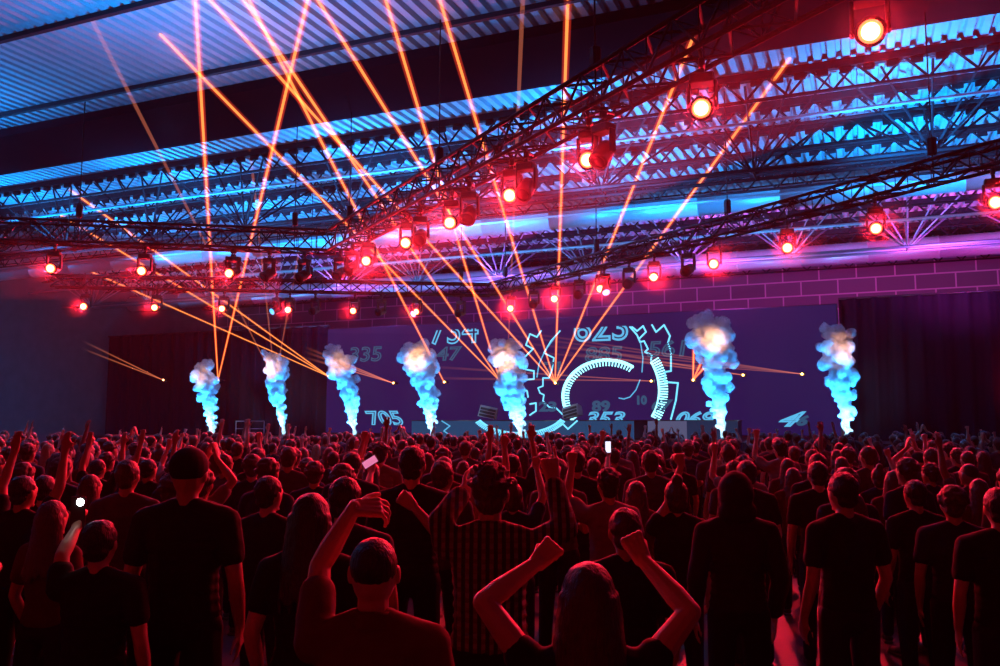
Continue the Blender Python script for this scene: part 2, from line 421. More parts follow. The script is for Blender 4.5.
stroke([(538, 436), (550, 430), (558, 421)], .03, GL1, 'gear_arc', bo, lb)
def wedge(px, lab, tilt):
    p = aty(px, 420, BY + .5)
    t = thing('stage_monitor', lab, 'speaker', (p.x, BY + .5, bz + .045), R(tilt))
    b = MB(); pr = [(-.30, 0), (.30, 0), (.34, .55), (-.10, .72)]
    vs = [(-.55, y_, z_) for y_, z_ in pr] + [(.55, y_, z_) for y_, z_ in pr]
    b.add(vs, [(0, 1, 2, 3), (7, 6, 5, 4), (0, 4, 5, 1), (1, 5, 6, 2), (2, 6, 7, 3), (3, 7, 4, 0)])
    b.build('cabinet', mat('grey_cabinet', (.22, .22, .25), .6), t)
    for z_ in (.12, .32, .52):
        b = MB(); b.box((0, -.31 + z_ * .28, z_), (.98, .04, .15), Matrix.Rotation(-.27, 3, 'X'), .01); b.build('grille', M_black, t)
    t.rotation_euler = (0, R(tilt), R(tilt)); t.scale = (.8, .8, .8)
    t.location.z += .55 * abs(math.sin(R(tilt)))
    return t
wedge(487, 'grey wedge speaker on the booth left of the fifth white plume', 12)
wedge(573, 'grey wedge speaker on the booth under the left edge of dial', -14)
# railing at the left end of the stage
t = thing('guard_rail', 'thin metal railing on the stage beside the leftmost white plume', 'railing', (aty(236, 425, 37).x, 37, 1.24))
L_ = aty(264, 425, 37).x - aty(236, 425, 37).x
b = MB(); b.tube((0, 0, .85), (L_, 0, .85), .025); b.build('top_rail', M_paint, t)
b = MB(); b.tube((0, 0, .45), (L_, 0, .45), .02); b.build('middle_rail', M_paint, t)
for x in (0, L_ / 2, L_):
    b = MB(); b.tube((x, 0, 0), (x, 0, .85), .025); b.build('post', M_paint, t)

# ------------------------------------------------------------------ smoke jets
def plume_mat(h, seed):
    m = bpy.data.materials.new('smoke'); m.use_nodes = True; t = m.node_tree
    t.nodes.remove(t.nodes['Principled BSDF']); v = t.nodes.new('ShaderNodeVolumePrincipled')
    v.inputs['Color'].default_value = (.93, .95, .97, 1); v.inputs['Anisotropy'].default_value = 0
    tc = t.nodes.new('ShaderNodeTexCoord'); n = t.nodes.new('ShaderNodeTexNoise'); n.inputs['Scale'].default_value = 4.2; n.inputs['Detail'].default_value = 4; n.inputs['Roughness'].default_value = .6
    sp = t.nodes.new('ShaderNodeSeparateXYZ'); mr = t.nodes.new('ShaderNodeMapRange')
    mr.inputs['From Min'].default_value = 0; mr.inputs['From Max'].default_value = h; mr.inputs['To Min'].default_value = 16; mr.inputs['To Max'].default_value = 6.0
    cr = t.nodes.new('ShaderNodeMapRange'); cr.inputs['From Min'].default_value = .36; cr.inputs['From Max'].default_value = .6
    mu = t.nodes.new('ShaderNodeMath'); mu.operation = 'MULTIPLY'
    l = t.links.new
    l(tc.outputs['Object'], n.inputs['Vector']); l(tc.outputs['Object'], sp.inputs[0]); l(sp.outputs['Z'], mr.inputs['Value'])
    l(n.outputs['Fac'], cr.inputs['Value']); l(cr.outputs[0], mu.inputs[0]); l(mr.outputs[0], mu.inputs[1]); l(mu.outputs[0], v.inputs['Density'])
    l(v.outputs[0], t.nodes['Material Output'].inputs['Volume'])
    tr = t.nodes.new('ShaderNodeBsdfTransparent'); df = t.nodes.new('ShaderNodeBsdfDiffuse'); df.inputs[0].default_value = (.9, .92, .95, 1); mx = t.nodes.new('ShaderNodeMixShader'); mx.inputs[0].default_value = .16
    l(tr.outputs[0], mx.inputs[1]); l(df.outputs[0], mx.inputs[2]); l(mx.outputs[0], t.nodes['Material Output'].inputs['Surface'])
    return m
# base and top sightings, base and top half-width in metres, added warm light on the head
JETS = [((213, 431), (203, 362), .22, .68, .5, 'leftmost white smoke plume, lit blue, beside the guard rail'),
        ((284, 436), (272, 350), .18, .62, 1, 'second white smoke plume from the left, violet at the top'),
        ((355, 436), (338, 346), .18, .68, .6, 'third white smoke plume from the left, thin and leaning'),
        ((433, 436), (417, 340), .20, .85, 1.3, 'fourth white smoke plume from the left with a pink head'),
        ((521, 436), (503, 340), .26, .85, 1.3, 'thick white smoke plume just left of the glowing gear'),
        ((723, 440), (709, 314), .20, .88, 1.3, 'tallest white smoke plume, right of the gears, with lavender head'),
        ((848, 444), (836, 328), .18, .72, .7, 'rightmost white smoke plume near the drape')]
for i, (pb, pt, w0, w1, warm, lab) in enumerate(JETS):
    JY = 36.3
    p0 = aty(*pb, JY); p1 = aty(*pt, JY); base = Vector((p0.x, JY, 1.24))
    t = thing('smoke_jet', lab, 'smoke', base)
    b = MB(); b.box((0, 0, .05), (.42, .36, .1), bev=.02); b.tube((0, 0, .1), (0, 0, .2), .07, .05, 12)
    b.build('nozzle', M_black, t)
    rnd = random.Random(40 + i); H = p1.z - 1.24; dx = p1.x - p0.x
    mb = MB(); N = 230
    for k_ in range(N):
        u = rnd.random() ** .8; wv = 1.14 * (w0 * .5 + (w1 - w0 * .5) * min(1, u * 1.2) ** .8)
        if u > .9: wv *= .85
        a = rnd.uniform(0, 2 * PI); rr = wv * rnd.uniform(0, .85); s_ = wv * rnd.uniform(.16, .40)
        z_ = .16 + (H - .35) * u + rnd.uniform(-.1, .1) * (1 + u)
        mb.ball((dx * u ** 1.15 + rr * math.cos(a) + .12 * u * math.sin(u * 7 + i * 2), rr * math.sin(a), max(.14 + s_ * .6, z_)), s_, None, 9, 6)
    mb.cap((0, 0, .2), (dx * .8, 0, H * .8), w0 * .5, w1 * .6)
    me = remesh(mb, .04, 1, (.16, .22), 'plume'); me.materials.append(plume_mat(H, i))
    link('plume', me, t)
    # the jet's own ring of blue lamps, and an added warm spot imitating a laser on its head
    for sx in (-.45, .45):
        spot('jet_lamp', base + Vector((sx, -1.1, .1)), base + Vector((dx * .5, 0, H * .55)), 2600, (.02, .34, 1), 80, .9, .1)
    spot('jet_lamp', base + Vector((0, -1.5, .15)), base + Vector((0, 0, .8)), 900, (.4, .8, 1), 60, 1, .1)
    if warm:
        spot('added_strike_spot', base + Vector((dx + .8, -2.4, H * .72)), base + Vector((dx * .85, 0, H * .80)), 900 * warm, (1, .42, .18), 40, 1, .05)

# ------------------------------------------------------------------ lighting rig
TZ = 7.42; M_truss = mat('truss_black', (.010, .010, .012), .6, 0, spec=.2)
def truss(name, lab, A, B, s=.5, step=.55):
    A = Vector(A); B = Vector(B); d = (B - A); L = d.length
    t = thing(name, lab, 'truss', A, math.atan2(d.y, d.x))
    cs = [(-s / 2, -s / 2), (s / 2, -s / 2), (s / 2, s / 2), (-s / 2, s / 2)]
    for y_, z_ in cs:
        b = MB(); b.tube((0, y_, z_), (L, y_, z_), .04, n=8); b.build('chord', M_truss, t)
    n = int(L / step)
    for q in range(4):
        b = MB(); a, c = cs[q], cs[(q + 1) % 4]
        for i in range(n):
            u0, u1 = (a, c) if i % 2 == 0 else (c, a)
            b.tube((i * L / n, *u0), ((i + 1) * L / n, *u1), .024, n=5, cap=False)
            b.tube((i * L / n, *a), (i * L / n, *c), .012, n=4, cap=False)
        b.build('lattice', M_truss, t)
    x = 1.2
    while x < L:
        b = MB(); b.tube((x, 0, -s / 2), (x, 0, ZC - A.z), .016, n=6); b.box((x, 0, s / 2 + .35), (.16, .16, .4), bev=.03); b.build('hoist_chain', M_truss, t); x += 6
    return t
AP1, AP2 = Vector((-14.3, 21.1, TZ)), Vector((-13.8, 31.5, TZ))
truss('lighting_truss', 'near lighting truss running from the hall centre towards upper right', AP1, (AP1.x + 16.6, AP1.y - 12.75, TZ), .6)
truss('lighting_truss', 'near lighting truss running from the hall centre towards the left', AP1, (AP1.x - 14, AP1.y - 9.0, TZ), .6)
truss('lighting_truss', 'far lighting truss over the gears, running towards the right', AP2, (AP2.x + 17.5, AP2.y - 13.0, TZ), .45)
truss('lighting_truss', 'far lighting truss over the left half of the stage', AP2, (AP2.x - 14.5, AP2.y - 8.6, TZ), .45)

LENS_R = glow('lens_red', (1, .10, .03), 5); BULB = glow('lamp_bulb', (1, .38, .13), 14); LENS_O = mat('lens_off', (.02, .02, .03), .08); LENS_B = glow('lens_blue', (.05, .45, 1), 2.0)  # red lens emission imitates the halo around the white-hot core
def lamp_proto(kind):
    """moving head hung under a truss: origin at the head's pivot, beam along local -Y"""
    t = thing('stage_lamp', 'x', 'stage lamp')
    b = MB(); b.box((0, 0, .40), (.34, .26, .14), bev=.02); b.box((0, 0, .50), (.07, .07, .10)); b.build('base', M_black, t)
    for s in (-1, 1):
        b = MB(); b.box((s * .185, 0, .17), (.05, .14, .40), bev=.015); b.build('yoke_arm', M_black, t)
    b = MB(); b.lathe([(.09, -.20), (.14, -.16), (.155, 0), (.15, .12), (.165, .2), (.165, .24), (.14, .245)], (0, 0, 0), (0, -1, 0), 20)
    hd = b.build('head', M_black, t)
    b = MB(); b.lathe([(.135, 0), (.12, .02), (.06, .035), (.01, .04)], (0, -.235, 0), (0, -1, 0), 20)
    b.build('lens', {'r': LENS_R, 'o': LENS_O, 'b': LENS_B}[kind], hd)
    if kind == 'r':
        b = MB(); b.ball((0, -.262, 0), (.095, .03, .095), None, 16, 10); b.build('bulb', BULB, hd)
    b = MB(); b.tube((0, 0, .55), (0, .02, .82), .02); b.box((0, 0, .64), (.09, .12, .14), bev=.02); b.tube((-.42, 0, .715), (.42, 0, .715), .025); b.tube((0, -.42, .715), (0, .42, .715), .025); b.build('clamp', M_black, t)
    return t
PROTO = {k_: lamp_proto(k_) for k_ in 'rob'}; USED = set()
LP = []
def lamp(kind, p, lab, group, aim=None, power=None, size=150, roll=0):
    o = PROTO[kind] if kind not in USED else copy_tree(PROTO[kind]); USED.add(kind)
    o.location = p; o['label'] = lab; o['group'] = group
    aim = Vector(aim) if aim else Vector((p[0] * .45, -2, 1.2)); d = aim - Vector(p)
    o.rotation_euler = (0, 0, math.atan2(d.y, d.x) + PI / 2)
    hd = [c for c in o.children if c.name.startswith('head')][0]
    hd.rotation_euler = (math.atan2(-d.z, math.hypot(d.x, d.y)), 0, 0)
    if power is None: power = 420 + 170 * max(0, p[1] - 9)
    if kind == 'r':
        dn = d.normalized()
        spot('lamp_light', Vector(p) + dn * .32, aim, power, RED, 72, .8, .1)
    if kind == 'b':
        dn = d.normalized()
        spot('lamp_light', Vector(p) + dn * .32, aim, power * .5, (.02, .3, 1), 60, .5, .1)
    return o
ORD = ['first', 'second', 'third', 'fourth', 'fifth', 'sixth', 'seventh', 'eighth', 'ninth', 'tenth']
ROW1L = [(48, 265), (141, 268), (231, 272)]
ROW1R = [(363, 260), (403, 242), (450, 222), (512, 195), (592, 160), (703, 108), (866, 30)]
ROW2L = [(88, 307), (160, 309), (226, 310), (291, 311), (355, 312), (417, 313)]
ROW2R = [(520, 309), (559, 299), (605, 289), (655, 277), (716, 264), (790, 248), (880, 229), (985, 200)]
LZ = TZ - .3 - .82 + .1
for row, txt, g, dz in ((ROW1L, 'red glowing lamp on the near truss at left, %s from left', 'red lamps on the near truss, left arm', 0), (ROW1R, 'red glowing lamp on the near truss climbing right, %s from left', 'red lamps on the near truss, right arm', 0),
                        (ROW2L, 'red glowing lamp on the far truss at left, %s from left', 'red lamps on the far truss, left arm', .08), (ROW2R, 'red glowing lamp on the far truss over the gears, %s from left', 'red lamps on the far truss, right arm', .08)):
    for i, (px, py) in enumerate(row):
        # every lamp hangs on its truss line: take the sighting's bearing and the rig's trim height
        p = atz(px, py, LZ + dz)
        if row is ROW1L: A, D = AP1, Vector((-14, -9.0))
        elif row is ROW1R: A, D = AP1, Vector((16.6, -12.75))
        elif row is ROW2L: A, D = AP2, Vector((-14.5, -8.6))
        else: A, D = AP2, Vector((17.5, -13.0))
        D = D.normalized(); s_ = (p - A).x * D.x + (p - A).y * D.y
        q = Vector((A.x + D.x * s_, A.y + D.y * s_, LZ + dz)); LP.append((px, py, q))
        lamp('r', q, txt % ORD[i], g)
# added haze sleeves along both trusses, giving the lamps their halos
b = MB()
for row in (ROW1L, ROW1R, ROW2L, ROW2R):
    q = [l[2] for l in LP if (l[0], l[1]) in row]; d = (q[-1] - q[0]).normalized()
    b.tube(q[0] - d * 1.2 - Vector((0, .2, 0)), q[-1] + d * 1.5 - Vector((0, .2, 0)), .95, n=16)
tag(b.build('halo_haze', vol('halo_haze', .014, (.97, .97, 1), .7), kind='stuff'), 'added haze sleeves round the lamps of both trusses, making their halos', 'smoke')
def on_truss(A, D, s_, dz=0):
    D = Vector(D).normalized(); return Vector((A.x + D.x * s_, A.y + D.y * s_, LZ + dz))
for i, s_ in enumerate((.5, 1.5)):
    lamp('o', on_truss(AP1, (16.6, -12.75), s_), 'dark unlit lamp on the near truss, %s right of its corner' % ORD[i], 'unlit lamps on the near truss', aim=(-14, 10, 0))
for i, s_ in enumerate((.9, 1.9, 2.9)):
    lamp('o', on_truss(AP1, (-14, -9.0), s_), 'dark unlit lamp on the near truss, %s left of its corner' % ORD[i], 'unlit lamps on the near truss', aim=(-18, 10, 0))
for i, s_ in enumerate((6.2, 8.7, 11.0, 13.4)):
    lamp('o', on_truss(AP1, (16.6, -12.75), s_), 'dark unlit lamp between red ones on the near right truss, %s from left' % ORD[i], 'unlit lamps on the near truss', aim=(-6, 8, 0))
for i, s_ in enumerate((3.3, 6.2, 8.9, 11.6)):
    lamp('o', on_truss(AP2, (17.5, -13.0), s_, .08), 'dark unlit lamp between red ones on the far right truss, %s from left' % ORD[i], 'unlit lamps on the far truss', aim=(-8, 10, 0))
for i, s_ in enumerate((1.2, 4.4, 7.0)):
    lamp('o', on_truss(AP2, (-14.5, -8.6), s_, .08), 'dark unlit lamp on the far left truss, %s left of its corner' % ORD[i], 'unlit lamps on the far truss', aim=(-20, 10, 0))
lamp('b', on_truss(AP2, (17.5, -13.0), 7.6, .08), 'small blue lamp between red ones over the gears', 'blue lamps on the far truss', aim=(-4, 22, 0), power=200)
lamp('b', on_truss(AP2, (-14.5, -8.6), 3.0, .08), 'small blue lamp left of the far truss corner', 'blue lamps on the far truss', aim=(-18, 18, 0), power=200)
lamp('b', on_truss(AP2, (-14.5, -8.6), 8.5, .08), 'small blue lamp at the left of the far truss', 'blue lamps on the far truss', aim=(-24, 15, 0), power=200)

# ------------------------------------------------------------------ lasers
def lightline(name, col, s):
    m = bpy.data.materials.new(name); m.use_nodes = True; t = m.node_tree
    t.nodes.remove(t.nodes['Principled BSDF']); e = t.nodes.new('ShaderNodeEmission'); tr = t.nodes.new('ShaderNodeBsdfTransparent'); ad = t.nodes.new('ShaderNodeAddShader')
    e.inputs[0].default_value = (*col, 1); e.inputs[1].default_value = s
    t.links.new(e.outputs[0], ad.inputs[0]); t.links.new(tr.outputs[0], ad.inputs[1]); t.links.new(ad.outputs[0], t.nodes['Material Output'].inputs['Surface'])
    m.cycles.emission_sampling = 'NONE'
    return m
V_core = lightline('laser_core', (1, .36, .07), .56); V_halo = volemit('laser_halo', (1, .05, .02), 1.5)  # core and halo tubes glow themselves, in place of haze-scattered laser light
def fading(name, col, s, reach):
    m = volemit(name, col, s); t = m.node_tree; e = [n_ for n_ in t.nodes if n_.type == 'EMISSION'][0]
    tc = t.nodes.new('ShaderNodeTexCoord'); le = t.nodes.new('ShaderNodeVectorMath'); le.operation = 'LENGTH'
    mr = t.nodes.new('ShaderNodeMapRange'); mr.inputs['From Max'].default_value = reach; mr.inputs['To Min'].default_value = s; mr.inputs['To Max'].default_value = 0
    t.links.new(tc.outputs['Object'], le.inputs[0]); t.links.new(le.outputs['Value'], mr.inputs['Value']); t.links.new(mr.outputs[0], e.inputs[1]); return m
V_faint = fading('laser_faint', (1, .24, .10), 3.2, 17)
V_thin = lightline('laser_thin', (1, .24, .12), .12)
def beam(parent, a, e, strong=True):
    a = Vector(a); e = Vector(e); o = parent.location
    r0, r1 = (.024, .036) if strong else (.022, .05)
    b = MB(); b.tube(a - o, e - o, r0, r1, 10); c = b.build('beam', V_core if strong else V_thin if strong is None else V_faint, parent)
    if strong:
        b = MB(); b.tube(a - o, e - o, r0 * 2.4, r1 * 2.8, 12); b.build('beam_glow', V_halo, c)
# source sighting, list of far-end sightings, strong?
LASERS = [((218, 380), [(195, -6), (309, -6)], True, 'laser under the leftmost lamp pair, right of the first plume'),
          ((275, 381), [(250, 150), (304, 225), (92, 20)], None, 'laser inside the second plume'),
          ((328, 376), [(70, 190), (60, 215), (60, 258)], True, 'laser beside the third plume throwing beams to the left'),
          ((444, 382), [(246, -6)], True, 'laser just right of the fourth plume'),
          ((500, 381), [(160, 34), (240, -6), (384, -6)], True, 'laser at the left side of the thick plume'),
          ((555, 383), [(205, -6), (314, -6), (438, -6), (568, -6), (704, 10), (790, 58)], True, 'laser inside the gear fanning six bright beams'),
          ((693, 380), [(694, 340), (706, 352), (713, 358)], True, 'laser left of the tallest plume'),
          ((651, 381), [(420, 366), (420, 378)], False, 'laser on the right dial edge'),
          ((393, 383), [(300, 356), (300, 350), (300, 345)], False, 'laser between third and fourth plumes'),
          ((163, 380), [(60, 340), (60, 330)], False, 'laser far left of all the plumes'),
          ((743, 375), [(560, 352), (560, 345)], False, 'laser just right of the tallest plume'),
          ((802, 374), [(440, 320), (440, 326), (440, 334), (440, 345)], False, 'laser left of the rightmost plume'),
          ((508, 352), [(523, -6)], None, 'laser above the thick plume with one faint upright beam')]
for (sx, sy), ends, strong, lab in LASERS:
    p = aty(sx, sy, SY - .55); t = thing('laser_projector', lab, 'laser', p)
    b = MB(); b.box((0, .14, 0), (.26, .22, .16), bev=.02); b.build('housing', M_black, t)
    b = MB(); b.tube((0, .24, 0), (0, .60, 0), .035); b.build('bracket', M_black, t)
    b = MB(); b.lathe([(.05, 0), (.045, .015), (.01, .02)], (0, .03, 0), (0, -1, 0), 12); b.build('aperture', glow('aperture', (1, .45, .12), 18), t)
    L = bpy.data.lights.new('laser_spill', 'POINT'); L.energy = 14 if strong else 5; L.color = (1, .35, .1); L.shadow_soft_size = .04
    lo = bpy.data.objects.new('laser_spill', L); COL.objects.link(lo); lo.location = p + Vector((0, -.12, 0))
    for (ex, ey) in ends:
        if sy - ey > 60: e = atz(ex, ey, ZC - .02)
        else: e = aty(ex, ey, 24)
        if sx == 693: e = aty(ex, ey, 36.2)
        beam(t, p, e, strong)

# ------------------------------------------------------------------ people
M_skin = [mat('skin_fair', (.55, .34, .26), .5, noise=.08), mat('skin_tan', (.42, .25, .17), .5, noise=.08), mat('skin_deep', (.22, .12, .08), .5, noise=.08)]
def cloth(name, c): return mat(name, tuple(k_ * .42 for k_ in c), .85, noise=.18, nscale=9, spec=.2)
M_top = [cloth('tee_black', (.03, .03, .035)), cloth('tee_grey', (.18, .18, .19)), cloth('tee_white', (.55, .53, .50)), cloth('tee_navy', (.04, .06, .14)), cloth('tee_maroon', (.20, .04, .05)), cloth('tee_olive', (.12, .13, .08))]
M_pants = [cloth('denim', (.05, .07, .13)), cloth('trousers_black', (.025, .025, .03))]
M_shoe = mat('shoe', (.05, .05, .05), .6)
def hairmat(n, c):
    m = mat(n, c, .5, noise=.4, nscale=40); t = m.node_tree; b = t.nodes['Principled BSDF']
    tc = t.nodes.new('ShaderNodeTexCoord'); mp = t.nodes.new('ShaderNodeMapping'); mp.inputs['Scale'].default_value = (130, 130, 9)
    no = t.nodes.new('ShaderNodeTexNoise'); no.inputs['Scale'].default_value = 1; bu = t.nodes.new('ShaderNodeBump'); bu.inputs['Strength'].default_value = .9; bu.inputs['Distance'].default_value = .01
    t.links.new(tc.outputs['Object'], mp.inputs[0]); t.links.new(mp.outputs[0], no.inputs['Vector']); t.links.new(no.outputs['Fac'], bu.inputs['Height']); t.links.new(bu.outputs[0], b.inputs['Normal'])
    return m
M_hair = [hairmat('hair_black', (.015, .012, .012)), hairmat('hair_brown', (.06, .035, .022)), hairmat('hair_blond', (.30, .20, .10))]
def plaid():
    m, t, b = nt('plaid'); b.inputs['Roughness'].default_value = .9
    tc = t.nodes.new('ShaderNodeTexCoord'); sep = t.nodes.new('ShaderNodeSeparateXYZ'); t.links.new(tc.outputs['Object'], sep.inputs[0])
    outs = []
    for ax, sc in (('X', 26), ('Z', 22)):
        mu = t.nodes.new('ShaderNodeMath'); mu.operation = 'MULTIPLY'; mu.inputs[1].default_value = sc
        fr = t.nodes.new('ShaderNodeMath'); fr.operation = 'FRACT'; gt = t.nodes.new('ShaderNodeMath'); gt.operation = 'GREATER_THAN'; gt.inputs[1].default_value = .5
        t.links.new(sep.outputs[ax], mu.inputs[0]); t.links.new(mu.outputs[0], fr.inputs[0]); t.links.new(fr.outputs[0], gt.inputs[0]); outs.append(gt)
    ad = t.nodes.new('ShaderNodeMath'); ad.operation = 'MULTIPLY_ADD'; ad.inputs[1].default_value = .4; t.links.new(outs[0].outputs[0], ad.inputs[2]); t.links.new(outs[1].outputs[0], ad.inputs[0])
    hv = t.nodes.new('ShaderNodeMath'); hv.operation = 'MULTIPLY'; hv.inputs[1].default_value = .5; t.links.new(ad.outputs[0], hv.inputs[0])
    cr = t.nodes.new('ShaderNodeValToRGB'); cr.color_ramp.interpolation = 'CONSTANT'
    cr.color_ramp.elements[0].color = (.22, .17, .17, 1); cr.color_ramp.elements[1].position = .12; cr.color_ramp.elements[1].color = (.16, .05, .05, 1)
    e = cr.color_ramp.elements.new(.42); e.color = (.02, .02, .025, 1)
    t.links.new(hv.outputs[0], cr.inputs[0]); t.links.new(cr.outputs[0], b.inputs['Base Color'])
    return m

def hand(mb, w, d, n, th, kind, s=1.0):
    """w wrist, d pointing direction, n palm normal, th thumb side; five separate jointed fingers"""
    w = Vector(w); d = Vector(d).normalized(); n = (Vector(n) - d * Vector(n).dot(d)).normalized(); sd = d.cross(n)
    if sd.dot(Vector(th)) < 0: sd = -sd
    offs = (.032, .0105, -.0112, -.032); lens = (.074, .083, .077, .060); rad = (.0088, .0092, .0088, .0078)
    for o in offs:
        mb.cap(w + sd * o * .55 * s, w + (d * .088 + sd * o) * s, .017 * s, .0125 * s)
    mb.cap(w + d * .02 * s + sd * .02 * s, w + d * .07 * s + n * .006 * s, .018 * s, .014 * s)
    for i, o in enumerate(offs):
        if kind == 'fist': cur = (72 + 4 * i, 95, 55)
        elif kind == 'point': cur = (4, 6, 4) if i == 0 else (75, 95, 60)
        elif kind == 'droop': cur = (28 + 6 * i, 30, 22)
        elif kind == 'horns': cur = (4, 6, 4) if i in (0, 3) else (75, 95, 60)
        else: cur = (8 + 3 * i, 12, 8)
        p = w + (d * .088 + sd * o) * s; a = 0; g_ = 1.0
        if kind in ('fist', 'point', 'horns'): mb.ball(p - n * .005 * s + d * .003 * s, .0150 * s, None, 8, 6); g_ = .9
        spread = sd * (o * (5 if kind in ('open', 'droop') else 1.0))
        for q, fr in enumerate((.46, .30, .24)):
            a += R(cur[q]); dr = (d * math.cos(a) + n * math.sin(a) + spread).normalized()
            e = p + dr * lens[i] * fr * s
            mb.cap(p, e, g_ * rad[i] * (1.04 - .06 * q) * s, g_ * rad[i] * (.98 - .06 * q) * s); p = e
    p = w + (d * .03 + sd * .027) * s
    if kind in ('fist', 'point', 'horns'):
        q1 = p + (d * .030 + sd * .018 + n * .022) * s; q2 = q1 + (d * .022 - sd * .020 + n * .020) * s; q3 = q2 + (-sd * .024 + n * .004) * s
    else:
        q1 = p + (d * .026 + sd * .030 + n * .008) * s; q2 = q1 + (d * .024 + sd * .016 + n * .006) * s; q3 = q2 + (d * .022 + sd * .006 + n * .006) * s
    mb.cap(p, q1, .0125 * s, .0105 * s); mb.cap(q1, q2, .0102 * s, .0092 * s); mb.cap(q2, q3, .0092 * s, .0078 * s)

def arm_auto(sh, el, wr): return sh, el, wr
def person(name, label, h, arms, style, voxel=.016, cat='person', group=None, headturn=0, lean=0):
    """body faces +Y; arms = {'L':(elbow, wrist, dir, palm, hand kind), 'R':...} in body space at height h"""
    k = h / 1.75; V = lambda x, y, z: Vector((x * k, y * k, z * k))
    fem = style.get('fem', False); sw = .175 if fem else .195
    t = thing(name, label, cat, (0, 0, 0), 0, group)
    body = MB(); top = MB(); leg = MB()
    HC = V(0, .02, 1.635)
    # legs
    for s in (-1, 1):
        hip, kn, an = V(s * .095, 0, .92), V(s * .115, .02, .49), V(s * .125, -.02, .09)
        body.cap(hip, kn, .083 * k, .056 * k); body.cap(kn, an, .054 * k, .037 * k); body.cap(kn + V(0, -.025, -.10), kn + V(0, -.02, -.20), .05 * k, .04 * k)
        body.cap(an + V(0, -.01, -.045), an + V(s * .02, .15, -.06), .038 * k, .028 * k)
        leg.cap(hip, kn, .098 * k, .072 * k); leg.cap(kn, an + V(0, 0, .02), .070 * k, .058 * k)
    leg.ball(V(0, -.005, .95), V(.175, .125, .13)); body.ball(V(0, -.005, .95), V(.16, .11, .12))
    # torso
    wst = .135 if fem else .15
    def torso(m, g):
        for z_, rx, ry in ((1.00, wst + .012, .104), (1.05, wst + .004, .100), (1.10, wst, .099), (1.15, wst + .002, .101), (1.20, wst * .6 + .063, .105), (1.25, .157, .109), (1.30, .161, .111), (1.345, sw - .026, .104), (1.38, sw - .026, .088)):
            m.ball(V(0, 0 if z_ < 1.3 else -.004, z_), V(rx + g, ry + g, .075))
        if g: m.ball(V(0, -.008, 1.44), V(.11, .080, .062))
        m.cap(V(-sw + .03, 0, 1.415), V(sw - .03, 0, 1.415), (.052 + g) * k, (.052 + g) * k)
        for s in (-1, 1): m.cap(V(s * (sw - .02), 0, 1.415), V(s * .05, -.01, 1.47), (.05 + g) * k, (.045 + g * .6) * k)
    torso(body, 0); torso(top, .020); top.ball(V(0, 0, .98), V(.178, .132, .12))
    body.cap(V(0, .002, 1.45), V(0, .005, 1.56), .055 * k, .052 * k)
    # head with face
    body.ball(HC, V(.076, .096, .113), None, 18, 12); body.ball(HC + V(0, .015, -.055), V(.058, .072, .062)); body.ball(HC + V(0, -.022, .02), V(.078, .08, .085))
    body.cap(HC + V(0, .092, .005), HC + V(0, .108, -.028), .010 * k, .015 * k); body.ball(HC + V(0, .075, -.098), V(.026, .022, .02))
    for s in (-1, 1):
        body.ball(HC + V(s * .031, .082, .025), V(.024, .014, .008)); body.ball(HC + V(s * .031, .083, .006), V(.014, .012, .009)); body.ball(HC + V(s * .08, -.004, -.005), V(.010, .020, .032))
    body.ball(HC + V(0, .088, -.056), V(.024, .012, .008))
    for sd_, s in (('L', -1), ('R', 1)):
        sh = V(s * sw, 0, 1.41); el, wr, dr, pn, hk = arms[sd_]; el = Vector(el); wr = Vector(wr)
        body.cap(sh, sh.lerp(el, .5), .050 * k, .046 * k); body.cap(sh.lerp(el, .5), el, .046 * k, .038 * k)
        fm = el.lerp(wr, .3); body.cap(el, fm, .038 * k, .040 * k); body.cap(fm, wr, .040 * k, .026 * k)
        hand(body, wr, dr, pn, Vector(dr).cross(Vector(pn)) * (1 if s < 0 else -1), hk, k * (.95 if fem else 1.03))
        sl = style.get('sleeve', .5); g = .016
        if sl <= 1: e = sh.lerp(el, sl); top.cap(sh, e, (.052 + g) * k, (.050 + g) * k)
        else:
            top.cap(sh, el, (.052 + g) * k, (.046 + g) * k); top.cap(el, el.lerp(wr, sl - 1), (.045 + g) * k, (.034 + g) * k)
    me = remesh(body, voxel, 1 if voxel < .008 else 2, None, 'body'); me.materials.append(style['skin'])
    bo = link('body', me, t)
    me = remesh(top, max(.010, voxel), 4, (.012, .07), 'shirt'); me.materials.append(style['top']); so = link('shirt', me, t)
    if style.get('collar'):
        cb = MB(); n = 28; rows = ((1.462, .088), (1.500, .073), (1.512, .069), (1.508, .064), (1.470, .062))
        for q, (z_, r_) in enumerate(rows):
            for i in range(n):
                an = 2 * PI * i / n; cb.v.append(tuple(V(r_ * math.cos(an), .95 * r_ * math.sin(an), z_ - .014 * math.sin(an))))
        for q in range(len(rows) - 1):
            for i in range(n): cb.f.append((q * n + i, q * n + (i + 1) % n, (q + 1) * n + (i + 1) % n, (q + 1) * n + i)); cb.sm.append(True)
        cb.build('collar', style['top'], so)
    me = remesh(leg, max(.014, voxel), 3, None, 'trousers'); me.materials.append(style['pants']); link('trousers', me, t)
    for s in (-1, 1):
        sb = MB(); a = V(s * .125, -.02, .045); sb.cap(a, a + V(s * .02, .15, -.012), .047 * k, .038 * k); sb.box(a + V(s * .01, .06, -.033), V(.09, .27, .024), bev=.01)
        me = sb.mesh('shoe'); me.materials.append(M_shoe); link('shoe', me, t)
    hs = style['hair']; hb = MB(); hv = max(.008, voxel * .8); rnd = random.Random(len(label) + int(h * 1000))
